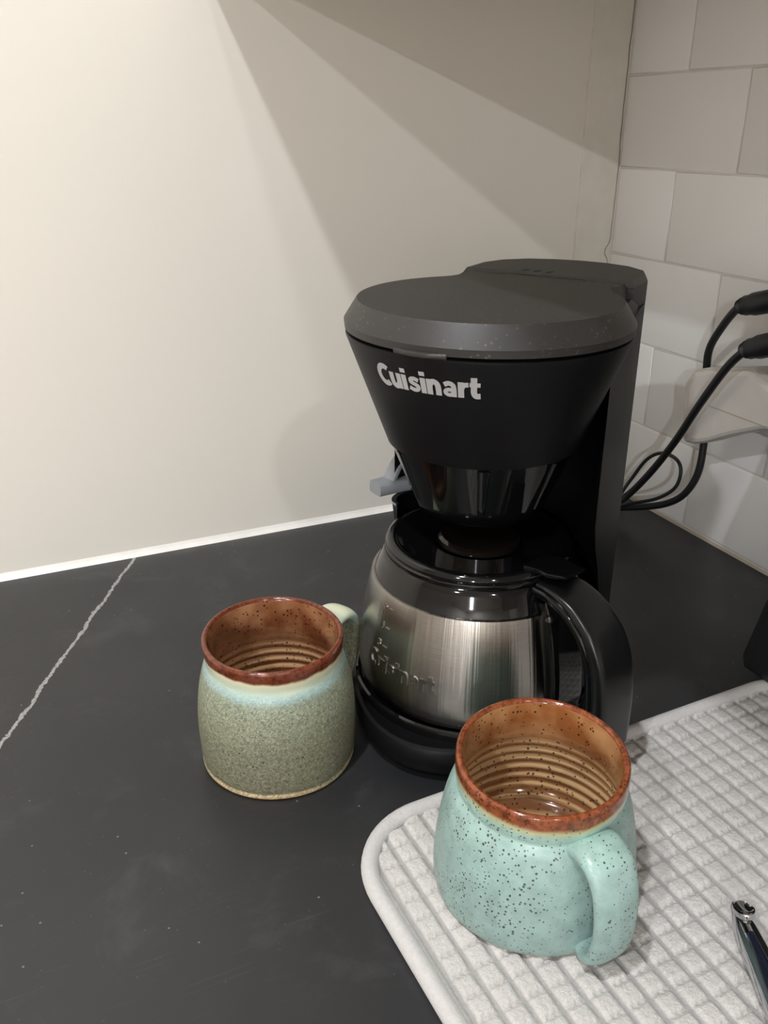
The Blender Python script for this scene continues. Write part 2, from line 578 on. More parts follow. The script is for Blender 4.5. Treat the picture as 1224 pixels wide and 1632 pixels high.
# filler strip up the corner, with its cracked sealant edge
bm = bmesh.new()
N = 90
fr, fl, bk = [], [], []
for i in range(N + 1):
    z = 0.004 + (0.459) * i / N
    e = -0.0054 + 0.0009 * noise.noise(Vector((z * 60, 1.7, 0))) + 0.0012 * noise.noise(Vector((z * 18, 4.2, 0)))
    bump = 0.006 * math.exp(-((z - 0.236) / 0.006) ** 2)
    e -= bump
    l = -0.0455 + 0.0006 * noise.noise(Vector((z * 25, 9.1, 0)))
    fl.append(bm.verts.new((l, -0.003, z))); fr.append(bm.verts.new((e, -0.003, z)))
    bk.append((bm.verts.new((l, 0.0, z)), bm.verts.new((e, 0.0, z))))
for i in range(N):
    bm.faces.new((fl[i], fr[i], fr[i + 1], fl[i + 1]))
    bm.faces.new((fr[i], bk[i][1], bk[i + 1][1], fr[i + 1]))
    bm.faces.new((bk[i][0], fl[i], fl[i + 1], bk[i + 1][0]))
t1 = struct('trim_1', bm, M['filler'], smooth=False, label='narrow painted filler strip in the wall corner')
# tile-side lip of the crack: old sealant, leaving a gap 1-2 mm wide, backed by a strip in shade colour
bm = bmesh.new()
prev = None
for i in range(N + 1):
    z = 0.004 + 0.459 * i / N
    e = -0.0054 + 0.0009 * noise.noise(Vector((z * 60, 1.7, 0))) + 0.0012 * noise.noise(Vector((z * 18, 4.2, 0)))
    e -= 0.006 * math.exp(-((z - 0.236) / 0.006) ** 2)
    w = 0.0011 + 0.0009 * max(0, (z - 0.22) / 0.23) + 0.0006 * noise.noise(Vector((z * 90, 7.7, 0)))
    cur = [bm.verts.new((e + max(0.0004, w), -0.0030, z)), bm.verts.new((0.0, -0.0036, z)), bm.verts.new((e + max(0.0004, w), 0.0, z))]
    if prev:
        bm.faces.new((prev[0], prev[1], cur[1], cur[0])); bm.faces.new((prev[2], prev[0], cur[0], cur[2]))
    prev = cur
struct('sealant_edge', bm, M['filler'], t1)
struct('crack_shade_strip', box(-0.016, -0.0005, -0.0006, 0.0, 0.004, 0.463), M['gap'], t1)  # strip painted dark as the shade at the bottom of the crack

# sealant beads where the walls meet the worktop
def bead(x0, y0, x1, y1, nx, ny, r):
    bm = bmesh.new()
    rings = []
    for (x, y) in ((x0, y0), (x1, y1)):
        ring = []
        for (u, v) in ((0, 0), (r, 0), (r * 0.62, r * 0.38), (r * 0.3, r * 0.75), (0, r * 1.35)):
            ring.append(bm.verts.new((x + nx * u, y + ny * u, v)))
        rings.append(ring)
    n = 5
    for k in range(n):
        bm.faces.new((rings[0][k], rings[0][(k + 1) % n], rings[1][(k + 1) % n], rings[1][k]))
    bm.faces.new(rings[0]); bm.faces.new(rings[1][::-1])
    return bm
struct('trim_2', bead(-0.66, 0, -0.001, 0, 0, -1, 0.0042), M['caulk'], label='white sealant bead between painted wall and worktop')
struct('trim_3', bead(0, -2.2, 0, -0.001, -1, 0, 0.0042), M['caulk2'], label='yellowed sealant bead below the tiles')

ct = obj('worktop', box(-0.66, 0.0, -2.2, 0.0, -0.03, 0.0, bev=0.001), M['counter'], None, False)
tag(ct, 'black stone kitchen worktop crossed by a thin white vein', 'worktop')

# base unit under the worktop and wall unit above it
bc = empty('base_cabinet', (0, 0, -0.9)); tag(bc, 'pale base cabinet carrying the black worktop', 'cabinet')
obj('body', box(-0.60, -0.003, -2.2, -0.001, 0.0, 0.869, bev=0.001), M['cabinet'], bc, False)
for i in range(4):
    dd = obj('door', box(-0.621, -0.601, -2.195 + i * 0.5485, -2.195 + i * 0.5485 + 0.543, 0.1, 0.86, bev=0.002), M['cabinet'], bc, False)
    obj('handle', box(-0.640, -0.6205, -2.195 + i * 0.5485 + 0.20, -2.195 + i * 0.5485 + 0.34, 0.82, 0.83, bev=0.002), M['chrome'], dd, False)
wc = empty('wall_cabinet', (0, 0, 0.4635)); tag(wc, 'pale wall cabinet above the tiles that shades the corner', 'cabinet')
obj('body', box(-0.374, -0.0037, -2.0, -0.001, 0.0, 0.95), M['cabinet'], wc, False)
for i in range(4):
    dd = obj('door', box(-0.3935, -0.3745, -1.999 + i * 0.4995, -1.999 + i * 0.4995 + 0.4985, 0.0, 0.95, bev=0.0008), M['cabinet'], wc, False)

# ------------------------------------------------------------------ lettering wrapped on round bodies
def text_mesh(body, size, offset=0.0, extrude=0.0):
    cu = bpy.data.curves.new('txt', 'FONT')
    cu.body = body
    cu.size = size
    cu.offset = offset
    cu.extrude = extrude
    cu.align_x = 'CENTER'
    cu.align_y = 'CENTER'
    cu.resolution_u = 6
    to = bpy.data.objects.new('txt', cu)
    COL.objects.link(to)
    dg = bpy.context.evaluated_depsgraph_get()
    me = bpy.data.meshes.new_from_object(to.evaluated_get(dg))
    bpy.data.objects.remove(to, do_unlink=True)
    bpy.data.curves.remove(cu)
    bm = bmesh.new()
    bm.from_mesh(me)
    bpy.data.meshes.remove(me)
    bmesh.ops.triangulate(bm, faces=bm.faces[:])
    return bm

def stroke(bm, pts, w):
    P = [Vector((p[0], p[1], 0)) for p in pts]
    L, Rr = [], []
    for i, p in enumerate(P):
        a = (P[i] - P[i - 1]).normalized() if i else (P[1] - P[0]).normalized()
        b = (P[i + 1] - P[i]).normalized() if i < len(P) - 1 else a
        t = (a + b).normalized()
        nrm = Vector((-t.y, t.x, 0)) / max(0.6, t.dot(a))
        L.append(bm.verts.new(p + nrm * w / 2)); Rr.append(bm.verts.new(p - nrm * w / 2))
    for i in range(len(P) - 1):
        bm.faces.new((L[i], Rr[i], Rr[i + 1], L[i + 1]))

def bold_name():
    """the nine bold rounded-grotesque letters of the maker name, drawn as strokes (x-height 1)"""
    def cv(p, n=5): return [(q.x, q.y) for q in catmull([(a, b, 0) for a, b in p], n)]
    W_ = 0.36
    arcC = [(0.66 + 0.49 * math.cos(R(a)), 0.70 + 0.55 * math.sin(R(a))) for a in range(50, 316, 10)]
    ell = [(0.42 + 0.25 * math.cos(R(a)), 0.29 + 0.17 * math.sin(R(a))) for a in range(0, 361, 15)]
    st = [(0.16, 0.0), (0.16, 0.5), (0.16, 1.0)]
    gl = {
        'C': ([(arcC, W_)], 1.10),
        'u': ([(cv([(0.16, 1.0), (0.16, 0.55), (0.21, 0.25), (0.42, 0.14), (0.62, 0.28), (0.70, 0.50)]), W_), ([(0.70, 1.0), (0.70, 0.5), (0.70, 0.0)], W_)], 0.95),
        'i': ([(st, W_), ([(0.16, 1.13), (0.16, 1.40)], W_)], 0.41),
        's': ([(cv([(0.76, 0.76), (0.50, 0.86), (0.25, 0.79), (0.24, 0.62), (0.48, 0.51), (0.68, 0.40), (0.66, 0.20), (0.40, 0.13), (0.08, 0.25)]), 0.27)], 0.90),
        'n': ([(st, W_), (cv([(0.16, 0.45), (0.23, 0.74), (0.44, 0.86), (0.65, 0.74), (0.71, 0.45), (0.71, 0.0)]), W_)], 0.96),
        'a': ([(cv([(0.12, 0.76), (0.40, 0.87), (0.64, 0.76), (0.70, 0.50), (0.70, 0.0)]), 0.30), (ell, 0.25)], 0.95),
        'r': ([(st, W_), (cv([(0.16, 0.40), (0.25, 0.70), (0.40, 0.83), (0.60, 0.85)]), 0.30)], 0.64),
        't': ([(cv([(0.27, 1.32), (0.27, 0.70), (0.28, 0.34), (0.40, 0.15), (0.66, 0.15)]), W_), ([(0.02, 0.86), (0.32, 0.86), (0.64, 0.86)], 0.27)], 0.70),
    }
    bm = bmesh.new()
    x = 0.0
    for ch in 'Cuisinart':
        strokes, adv = gl[ch]
        for pts, w in strokes: stroke(bm, [(px_ + x, py_) for px_, py_ in pts], w)
        x += adv
    return bm

def wrap(bm, az, z0, radius, lift, width=None, height=None):
    """map flat text onto a surface of revolution: radius(z)"""
    xs = [v.co.x for v in bm.verts]; ys = [v.co.y for v in bm.verts]
    cx_, cy_ = (min(xs) + max(xs)) / 2, (min(ys) + max(ys)) / 2
    sx = width / (max(xs) - min(xs)) if width else 1
    sy = height / (max(ys) - min(ys)) if height else sx
    dr = (radius(z0 + 0.001) - radius(z0 - 0.001)) / 0.002
    k = 1 / math.sqrt(1 + dr * dr)
    r0 = radius(z0)
    for v in bm.verts:
        x = (v.co.x - cx_) * sx
        z = z0 + (v.co.y - cy_) * sy * k
        a = az + x / r0
        r = radius(z) + lift + v.co.z
        v.co = Vector((r * math.cos(a), r * math.sin(a), z))
    return bm

# ------------------------------------------------------------------ coffee maker
PHI = R(35)
AX = (-0.318, -0.305)
cmk = empty('coffee_maker', (AX[0], AX[1], 0), PHI)
tag(cmk, 'matte black filter coffee maker in the corner with a silver maker name', 'coffee maker')
# base: bevelled foot, drum drawn out towards the front, glossy lip round the warming plate
def front_oval(r, a, z):
    c = -math.cos(a)
    return r * (1 + (0.155 * c ** 6 if c > 0 else 0) * min(1, r / 0.06))
prof = [(0, 0.0), (0.0705, 0.0), (0.0725, 0.0015), (0.0770, 0.0085), (0.0775, 0.0120), (0.0775, 0.0205), (0.0765, 0.0225), (0.0745, 0.0232), (0.0735, 0.0225), (0.066, 0.0222)]
bm = lathe(prof, 128, fn=front_oval)
out = [(0.0, -0.070), (0.06, -0.064), (0.11, -0.056), (0.128, -0.05), (0.142, -0.036), (0.149, -0.018), (0.151, 0), (0.149, 0.018), (0.142, 0.036), (0.128, 0.05), (0.11, 0.056), (0.06, 0.064), (0.0, 0.070)]
prism(out, 0.0, 0.0225, 0.001, bm)
obj('base', bm, M['matte'], cmk)
prof = [(0.0760, 0.0215), (0.0765, 0.0255), (0.0758, 0.0278), (0.0744, 0.0286), (0.0730, 0.0280), (0.0720, 0.0262), (0.069, 0.0258), (0, 0.0258)]
obj('warming_plate', lathe(prof, 128), M['gloss'], cmk)

# column: water tank with a concave front around the carafe
def col_outline(rf):
    pts = []
    a0 = math.asin(min(1, 0.0675 / rf))
    for k in range(17):
        a = a0 - 2 * a0 * k / 16
        pts.append((rf * math.cos(a), rf * math.sin(a)))
    pr = [(0.060, 0.0640), (0.085, 0.0595), (0.110, 0.056), (0.128, 0.050), (0.142, 0.036), (0.149, 0.018)]
    pts += [(x, -y) for x, y in pr] + [(0.151, 0.0)] + pr[::-1]
    return pts
bm = bmesh.new()
rings = []
for z, rf in ((0.0225, 0.0795), (0.07, 0.0785), (0.10, 0.074), (0.118, 0.0705), (0.135, 0.0690), (0.2485, 0.0690)):
    rings.append([bm.verts.new((x, y, z)) for x, y in col_outline(rf)])
for i in range(len(rings) - 1):
    n = len(rings[i])
    for k in range(n):
        bm.faces.new((rings[i][k], rings[i][(k + 1) % n], rings[i + 1][(k + 1) % n], rings[i + 1][k]))
bm.faces.new(rings[0][::-1]); bm.faces.new(rings[-1])
obj('column', bm, M['matte'], cmk)
# cap over the column and the sloping shoulder in front of it
capo = [(0.0805, -0.0560), (0.110, -0.0560), (0.128, -0.050), (0.142, -0.036), (0.149, -0.018), (0.151, 0.0),
        (0.149, 0.018), (0.142, 0.036), (0.128, 0.050), (0.110, 0.0560), (0.0805, 0.0560)]
obj('column_cap', prism(capo, 0.2485, 0.2652, 0.0022, None, ctop=0.0035), M['lid'], cmk, angle=25)
sh = [(0.02, -0.0665), (0.060, -0.0635), (0.0795, -0.0600), (0.0795, 0.0600), (0.060, 0.0635), (0.02, 0.0665)]
obj('shoulder', prism(sh, 0.2485, 0.2560, 0.004, None), M['matte'], cmk, angle=25)

# hopper: matte funnel above, glossy basket below
fun = [(0.0535, 0.1835), (0.0553, 0.184), (0.0786, 0.2455), (0.0786, 0.2470), (0.0770, 0.2478), (0, 0.2478)]
obj('funnel', lathe(fun, 128), M['matte'], cmk)
def frad(z): return 0.0553 + (z - 0.184) * (0.0786 - 0.0553) / (0.2455 - 0.184)
bas = [(0, 0.142), (0.034, 0.142), (0.0375, 0.1432), (0.0392, 0.146), (0.0405, 0.150), (0.0540, 0.184), (0.0535, 0.1845)]
bsk = obj('filter_basket', lathe(bas, 112), M['gloss'], cmk)
# glossy ribs moulded down the basket
for a in (R(180 + 26), R(180 - 34), R(180 + 74)):
    p0 = Vector((0.0532 * math.cos(a), 0.0532 * math.sin(a), 0.1825))
    p1 = Vector((0.0408 * math.cos(a), 0.0408 * math.sin(a), 0.1515))
    obj('rib', sweep([p0, (p0 + p1) / 2, p1], (-math.sin(a), math.cos(a), 0), [0.0035, 0.0028, 0.0022], 0.0012, 12), M['gloss'], bsk)
obj('drip_nozzle', lathe([(0, 0.1345), (0.010, 0.1345), (0.012, 0.136), (0.013, 0.1425)], 32), M['satin'], bsk)

# hinged lid: round front, waisted neck, tail let into the cap
def lid_outline(r, k=0.0):
    pts = []
    a0 = R(47)
    n = 72
    for i in range(n + 1):
        a = a0 + (2 * PI - 2 * a0) * i / n
        pts.append((r * math.cos(a), r * math.sin(a)))
    yy = r * math.sin(a0); xx = r * math.cos(a0)
    tail = [(xx + 0.005, -(yy - 0.0028)), (xx + 0.011, -(yy - 0.0044)), (0.071, -(0.0535 - k)), (0.0785, -(0.0540 - k)), (0.0800 - k, -(0.0532 - k)),
            (0.0805 - k, -(0.030 - k)), (0.096 - k, -(0.026 - k)), (0.096 - k, (0.026 - k)), (0.0805 - k, (0.030 - k)),
            (0.0800 - k, (0.0532 - k)), (0.0785, (0.0540 - k)), (0.071, (0.0535 - k)), (xx + 0.011, (yy - 0.0044)), (xx + 0.005, (yy - 0.0028))]
    return pts + tail
bm = bmesh.new()
lv = [(0.2490, 0.0790, 0), (0.2530, 0.0794, 0), (0.2626, 0.0733, 0.002), (0.2640, 0.0722, 0.003)]
rings = [[bm.verts.new((x, y, z)) for x, y in lid_outline(r, k)] for j, (z, r, k) in enumerate(lv)]
for i in range(len(rings) - 1):
    n = len(rings[i])
    for k in range(n):
        bm.faces.new((rings[i][k], rings[i][(k + 1) % n], rings[i + 1][(k + 1) % n], rings[i + 1][k]))
bm.faces.new(rings[0][::-1]); bm.faces.new(rings[-1])
lid = obj('lid', bm, M['lid'], cmk, angle=22)
# finger tab under the front of the lid
bm = bmesh.new()
pa = []
for i in range(13):
    a = PI + R(-10.5 + 21.0 * i / 12)
    pa.append(Vector((0.0788 * math.cos(a), 0.0788 * math.sin(a), 0.2487)))
obj('finger_tab', sweep(pa, (0, 0, 1), 0.0016, [0.001, 0.0026, 0.0026, 0.001], 12), M['lid'], lid)
for k in range(3):
    cxx, cyy_ = 0.0905 - 0.0005 * k, 0.0165 - k * 0.0082
    elp = []
    for q in range(16):
        a = 2 * PI * q / 16
        ex, ey = 0.0036 * math.cos(a), 0.0012 * math.sin(a)
        elp.append((cxx + ex * 0.93 + ey * 0.36, cyy_ - ex * 0.36 + ey * 0.93))
    obj('vent_slot_shade', prism(elp, 0.2645, 0.26535), M['black'], cmk, False)  # thin disc on the cap, painted black as the opening's shade

# maker name on the funnel
bm = bold_name()
wrap(bm, R(214.8) - PHI, 0.2335, frad, 0.00022, width=0.0595, height=0.0135)
obj('maker_name', bm, M['logo'], cmk, smooth=False)

# grey side lever on the left of the column
lv_ = bmesh.new()
A = Vector((0.034, 0.060, 0.134)); B = Vector((0.004, 0.0760, 0.1335))
sweep([A, A.lerp(B, 0.35), A.lerp(B, 0.7), B], (0, 0, 1), 0.0042, [0.010, 0.0085, 0.0075, 0.0070], 20, 6.0, lv_)
lvo = obj('switch_lever', lv_, M['lever'], cmk)
hp = [Vector((0.046, 0.062, 0.132)), Vector((0.040, 0.067, 0.1440)), Vector((0.030, 0.0695, 0.1490)), Vector((0.020, 0.0700, 0.1450)), Vector((0.014, 0.0715, 0.1360))]
obj('lever_arch', sweep(catmull(hp, 5), (0.4, 0.9, 0), 0.0058, 0.0016, 12, 4), M['lever'], lvo)
# ------------------------------------------------------------------ carafe
HAZ = R(-75)
caf = empty('carafe', (AX[0] + 0.0, AX[1] - 0.0015, 0.0262))
tag(caf, 'brushed steel coffee carafe with black lid and handle on the warming plate', 'carafe')
Z0 = 0.0262
def crad(z):
    P = [(0.035, 0.0735), (0.045, 0.0742), (0.060, 0.0730), (0.080, 0.0696), (0.098, 0.0657)]
    if z <= P[0][0]: return P[0][1]
    for (a, ra), (b, rb) in zip(P, P[1:]):
        if z <= b: return ra + (rb - ra) * (z - a) / (b - a)
    return P[-1][1]
def dz(pr): return [(r, z - Z0) for r, z in pr]
obj('body', lathe(dz([(0, 0.0264), (0.066, 0.0264), (0.070, 0.0285), (0.0726, 0.0325), (0.0739, 0.0385), (0.0742, 0.045), (0.0737, 0.053), (0.0725, 0.0625), (0.0706, 0.0745), (0.0682, 0.0867), (0.0660, 0.0965), (0.0653, 0.0985), (0.0640, 0.0990), (0.062, 0.0985)]), 144), M['steel'], caf)
obj('collar', lathe(dz([(0.0638, 0.0975), (0.0632, 0.1000), (0.0610, 0.1050), (0.0588, 0.1100), (0.0576, 0.1130), (0.0560, 0.1140), (0.054, 0.1142)]), 128), M['gloss'], caf)
cl = obj('carafe_lid', lathe(dz([(0.0540, 0.1135), (0.0572, 0.1137), (0.0578, 0.1152), (0.0574, 0.1166), (0.0562, 0.1172), (0.0562, 0.1180), (0.0566, 0.1186), (0.0560, 0.1203), (0.0545, 0.1213), (0.0520, 0.1216), (0.0500, 0.1208), (0.0490, 0.1200), (0.030, 0.1190), (0.0285, 0.1180), (0.0245, 0.1150), (0, 0.1150)]), 128), M['gloss'], caf)
obj('centre_dome', lathe(dz([(0.0255, 0.1180), (0.0250, 0.1208), (0.0230, 0.1222), (0.0205, 0.1218), (0.0150, 0.1203), (0.0075, 0.1196), (0, 0.1195)]), 64), M['dome_refl'], cl)
er = Vector((math.cos(HAZ), math.sin(HAZ), 0)); es = Vector((-math.sin(HAZ), math.cos(HAZ), 0))
def rz(r, z): return er * r + Vector((0, 0, z - Z0))
# thumb lever over the handle
bm = sweep([rz(0.047, 0.1215), rz(0.055, 0.1228), rz(0.064, 0.1228), rz(0.074, 0.1245)], es, [0.0115, 0.0115, 0.011, 0.0085], [0.0018, 0.0018, 0.0018, 0.0012], 20, 5)
obj('thumb_lever', bm, M['gloss'], cl)
# pouring spout opposite the handle
bm = bmesh.new()
n = 17
prev = None
SPA = R(112)
sr = Vector((math.cos(SPA), math.sin(SPA), 0)); ss = Vector((-math.sin(SPA), math.cos(SPA), 0))
for i in range(n):
    a = -1 + 2 * i / (n - 1)
    w = 0.0165 * a
    prj = 0.0135 * math.sqrt(max(0, 1 - a * a))
    top = sr * (0.0530 + prj) + ss * w + Vector((0, 0, 0.1300 - Z0))
    tin = sr * (0.0515 + prj * 0.86) + ss * w * 0.9 + Vector((0, 0, 0.1300 - Z0))
    low = sr * (0.0575 + prj * 0.15) + ss * w * 0.75 + Vector((0, 0, 0.1040 - Z0))
    lin = sr * (0.0500 + prj * 0.3) + ss * w * 0.85 + Vector((0, 0, 0.1195 - Z0))
    cur = [bm.verts.new(p) for p in (low, top, tin, lin)]
    if prev:
        for k in range(3): bm.faces.new((prev[k], prev[k + 1], cur[k + 1], cur[k]))
    prev = cur
obj('spout', bm, M['gloss'], caf)
# handle: broad ribbon that arches out and drops
hp = catmull([rz(0.0575, 0.1115), rz(0.068, 0.1112), rz(0.082, 0.1070), rz(0.0945, 0.0970), rz(0.1025, 0.0820), rz(0.1062, 0.0630), rz(0.1072, 0.0420), rz(0.1074, 0.0290)], 8)
hd = obj('handle', sweep(hp, es, [0.0125, 0.0135, 0.0145, 0.0145, 0.0140], [0.0050, 0.0055, 0.006, 0.0055, 0.0050], 24, 6), M['satin'], caf)
hin = catmull([rz(0.0575, 0.1125), rz(0.068, 0.1120), rz(0.0805, 0.1070), rz(0.0915, 0.0975), rz(0.0985, 0.0825), rz(0.1016, 0.0640), rz(0.1024, 0.0440), rz(0.1026, 0.0295)], 8)
side = -es * 0.0142
obj('handle_edge', sweep([p + side for p in hin], es, 0.0012, 0.0020, 10, 3), M['gloss'], hd)
# strap down the body
st = [rz(0.0635, 0.1060), rz(0.0668, 0.0975), rz(0.0705, 0.0820), rz(0.0738, 0.0620), rz(0.0752, 0.0460), rz(0.0748, 0.0360)]
obj('handle_strap', sweep(catmull(st, 5), es, 0.0130, 0.0035, 20, 6), M['gloss'], hd)
sp = rz(0.0695, 0.0985) - es * 0.0125
obj('rivet', lathe([(0, 0.0022), (0.0012, 0.0019), (0.0021, 0.0008), (0.0024, -0.001)], 20), M['satin'], hd).location = sp

def emb(txt, az, z, w, h):
    bm = bold_name() if len(txt) > 4 else text_mesh(txt, 0.01, 0.0, 0.0)
    wrap(bm, az, z, crad, 0.0007, width=w, height=h)
    geo = bmesh.ops.extrude_face_region(bm, geom=bm.faces[:])
    for v in [g for g in geo['geom'] if isinstance(g, bmesh.types.BMVert)]:
        c = Vector((v.co.x, v.co.y, 0)).normalized()
        v.co -= c * 0.0012
    for v in bm.verts: v.co.z -= Z0
    return bm
obj('embossed_name', emb('Cuisinart', R(202), 0.0575, 0.053, 0.0115), M['steel'], caf, angle=30)
for i, ch in enumerate('543'):
    obj('cup_mark', emb(ch + ' –', R(190.5), 0.0925 - 0.0118 * i, 0.0085, 0.0042), M['steel'], caf, angle=30)

# ------------------------------------------------------------------ mugs
def mug(name, label, loc, prof_out, prof_in, m_out, m_in, haz, hpath, hw, ht, wob, group, oval=0.0):
    root = empty(name, loc)
    tag(root, label, 'mug', group)
    # outside up to the lip, then down the inside with throwing rings
    pts = [(p.x, p.y) for p in catmull([(r, z, 0) for r, z in prof_out], 5)]
    rt, zt = pts[-1]
    ri, zi = prof_in[0]
    mid = (rt + ri) / 2
    lipn = 8
    lip = []
    for k in range(1, lipn):
        a = PI * k / lipn
        lip.append((mid + (rt - mid) * math.cos(a), zt + (zi - zt) * k / lipn + 0.0024 * math.sin(a)))
    inner = [(p.x, p.y) for p in catmull([(r, z, 0) for r, z in prof_in], 16)]
    inr = []
    for r, z in inner:
        amp = 0.00055 * max(0, min(1, (0.056 - z) / 0.012)) * max(0, min(1, (r - 0.02) / 0.01))
        inr.append((r + amp * math.sin(z * 2 * PI / 0.0058 + PI), z))
    inr.append((0, inr[-1][1]))
    allp = [(0, 0.0015), (prof_out[0][0] - 0.004, 0.0015)] + pts + lip + inr
    mats = []
    no = 2 + len(pts) + len(lip)
    for i in range(len(allp) - 1):
        mats.append(2 if i < 2 else (0 if i < no - 1 else 1))
    ca = math.atan2(cam.location.y - loc[1], cam.location.x - loc[0]) if oval else 0
    obj('body', lathe(allp, 128, mats, wob=wob, fn=lambda r, a, z: r * (1 + oval * min(1, z / 0.06) * math.cos(2 * (a - ca)))), [m_out, m_in, M['clay']], root, angle=70)
    er = Vector((math.cos(haz), math.sin(haz), 0)); es_ = Vector((-math.sin(haz), math.cos(haz), 0))
    path = catmull([er * r + Vector((0, 0, z)) for r, z in hpath], 8)
    obj('handle', sweep(path, es_, hw, ht, 24, 2.4), m_out, root, angle=70)
    return root

mug('mug', 'grey-green speckled stoneware mug with cream band under its brown rim', (-0.4500, -0.3030, 0),
    [(0.0425, 0.0), (0.0453, 0.0008), (0.0460, 0.0028), (0.0455, 0.0045), (0.0461, 0.0075), (0.0467, 0.016), (0.0470, 0.028), (0.0465, 0.041), (0.0450, 0.053), (0.0427, 0.0625), (0.0411, 0.0668), (0.0404, 0.0700), (0.0409, 0.0745), (0.0415, 0.0790), (0.0416, 0.0812)],
    [(0.0380, 0.0805), (0.0374, 0.075), (0.0374, 0.068), (0.0386, 0.060), (0.0410, 0.048), (0.0428, 0.034), (0.0428, 0.020), (0.0400, 0.010), (0.0300, 0.0065), (0.012, 0.006)],
    M['mug_green'], M['in_green'], R(30),
    [(0.0412, 0.0640), (0.0470, 0.0670), (0.0570, 0.0690), (0.0655, 0.0645), (0.0690, 0.0540), (0.0675, 0.0400), (0.0620, 0.0270), (0.0535, 0.0160), (0.0455, 0.0120)],
    [0.0130, 0.0105, 0.0098, 0.0095, 0.0100, 0.0115], [0.0050, 0.0042, 0.0040, 0.0040, 0.0045], 0.0008, 'handmade stoneware mugs', 0.02)
mug('mug', 'pale blue speckled stoneware mug with orange-brown rim standing on the mat', (-0.3665, -0.4540, 0.0062),
    [(0.0450, 0.0), (0.0478, 0.0006), (0.0486, 0.0020), (0.0492, 0.0060), (0.0497, 0.014), (0.0492, 0.025), (0.0478, 0.037), (0.0459, 0.047), (0.0438, 0.0545), (0.0419, 0.0580), (0.0409, 0.0600), (0.0413, 0.0625), (0.0419, 0.0665), (0.0420, 0.0710), (0.0420, 0.0742)],
    [(0.0383, 0.0735), (0.0378, 0.068), (0.0380, 0.060), (0.0400, 0.050), (0.0425, 0.038), (0.0440, 0.026), (0.0435, 0.015), (0.0400, 0.0085), (0.0300, 0.0060), (0.012, 0.0056)],
    M['mug_blue'], M['in_blue'], R(-90),
    [(0.0408, 0.0575), (0.0465, 0.0588), (0.0540, 0.0565), (0.0595, 0.0475), (0.0618, 0.0350), (0.0615, 0.0220), (0.0585, 0.0110), (0.0530, 0.0062), (0.0455, 0.0055)],
    [0.0128, 0.0122, 0.0112, 0.0105, 0.0104, 0.0085], [0.0052, 0.0045, 0.0042, 0.0042, 0.0050], 0.0009, 'handmade stoneware mugs', 0.04)

# ------------------------------------------------------------------ drying mat
PX, PY = 0.01225, 0.01145
MW, MH, MR = 0.350, 0.430, 0.048
mat_root = empty('drying_mat', (-0.4475, -0.3860, 0.0), R(2.2))
tag(mat_root, 'pale grey waffle drying mat with rounded piped edge under the blue mug', 'drying mat')
def inside(x, y, ins):
    # rounded rectangle x in 0..MW, y in -MH..0
    cx_ = min(max(x, MR), MW - MR); cy_ = min(max(y, -MH + MR), -MR)
    if (x < MR or x > MW - MR) and (y > -MR or y < -MH + MR):
        return math.hypot(x - cx_, y - cy_) <= MR - ins
    return ins <= x <= MW - ins and -MH + ins <= y <= -ins
verts, faces, idx = [], [], {}
STEP = 0.0009
nx_, ny_ = int(MW / STEP), int(MH / STEP)
def hgt(x, y):
    jx = x + 0.0005 * noise.noise(Vector((x * 90, y * 90, 0.3)))
    jy = y + 0.0006 * noise.noise(Vector((x * 90, y * 90, 5.3)))
    fx = abs((jx / PX) % 1 - 0.5) * 2
    fy = abs((jy / PY) % 1 - 0.5) * 2
    px_ = max(0.0, 1 - (fx - 0.66) / 0.16) if fx > 0.66 else 1
    # transverse double row of stitches: narrow dip with a small ridge in it
    py_ = 1.0
    if fy > 0.70:
        g = (fy - 0.70) / 0.30
        py_ = 1 - 0.85 * math.sin(min(1.0, g * 1.25) * PI * 0.5) + 0.30 * max(0, g - 0.6) / 0.4
    puff = 0.5 + 0.5 * (1 - fx ** 4) * (1 - fy ** 4)
    h = 0.0036 + 0.0023 * max(0.05, px_) * max(0.1, py_) * puff
    if fy > 0.72 and fx < 0.75:
        h += 0.00045 * math.sin(2 * PI * (x / 0.0036 + (0.25 if fy > 0.86 else 0)))
    h += 0.00028 * noise.noise(Vector((x * 700, y * 700, 0)))
    return h
for i in range(nx_ + 1):
    for j in range(ny_ + 1):
        x, y = i * STEP, -j * STEP
        if inside(x, y, 0.006):
            idx[(i, j)] = len(verts)
            verts.append((x, y, hgt(x, y)))
for (i, j) in list(idx):
    q = [(i, j), (i, j + 1), (i + 1, j + 1), (i + 1, j)]
    if all(k in idx for k in q): faces.append([idx[k] for k in q])
me = bpy.data.meshes.new('waffle_fabric')
me.from_pydata(verts, [], faces)
me.polygons.foreach_set('use_smooth', [True] * len(faces))
me.materials.append(m_mat(PX, PY))
wf = bpy.data.objects.new('waffle_fabric', me); COL.objects.link(wf); wf.parent = mat_root
wf['kind'] = 'stuff'
# flat underside
bm = bmesh.new()
rr = []
def rounded(ins, n=14):
    pts = []
    r = MR - ins
    for (cx_, cy_, a0) in ((MW - MR, -MR, 0), (MR, -MR, PI / 2), (MR, -MH + MR, PI), (MW - MR, -MH + MR, 1.5 * PI)):
        for k in range(n + 1):
            a = a0 + PI / 2 * k / n
            pts.append((cx_ + r * math.cos(a), cy_ + r * math.sin(a)))
    return pts
prism(rounded(0.004), 0.0004, 0.0031, 0, bm)
obj('backing', bm, M['pipe'], mat_root, False)
pp = [Vector((x, y, 0.0046)) for x, y in rounded(0.0046)]
dense = []
for a, b in zip(pp, pp[1:] + pp[:1]):
    m_ = max(1, int((b - a).length / 0.004))
    for k in range(m_): dense.append(a.lerp(b, k / m_))
obj('piping', tube(dense, 0.0046, 14, closed=True), M['pipe'], mat_root)

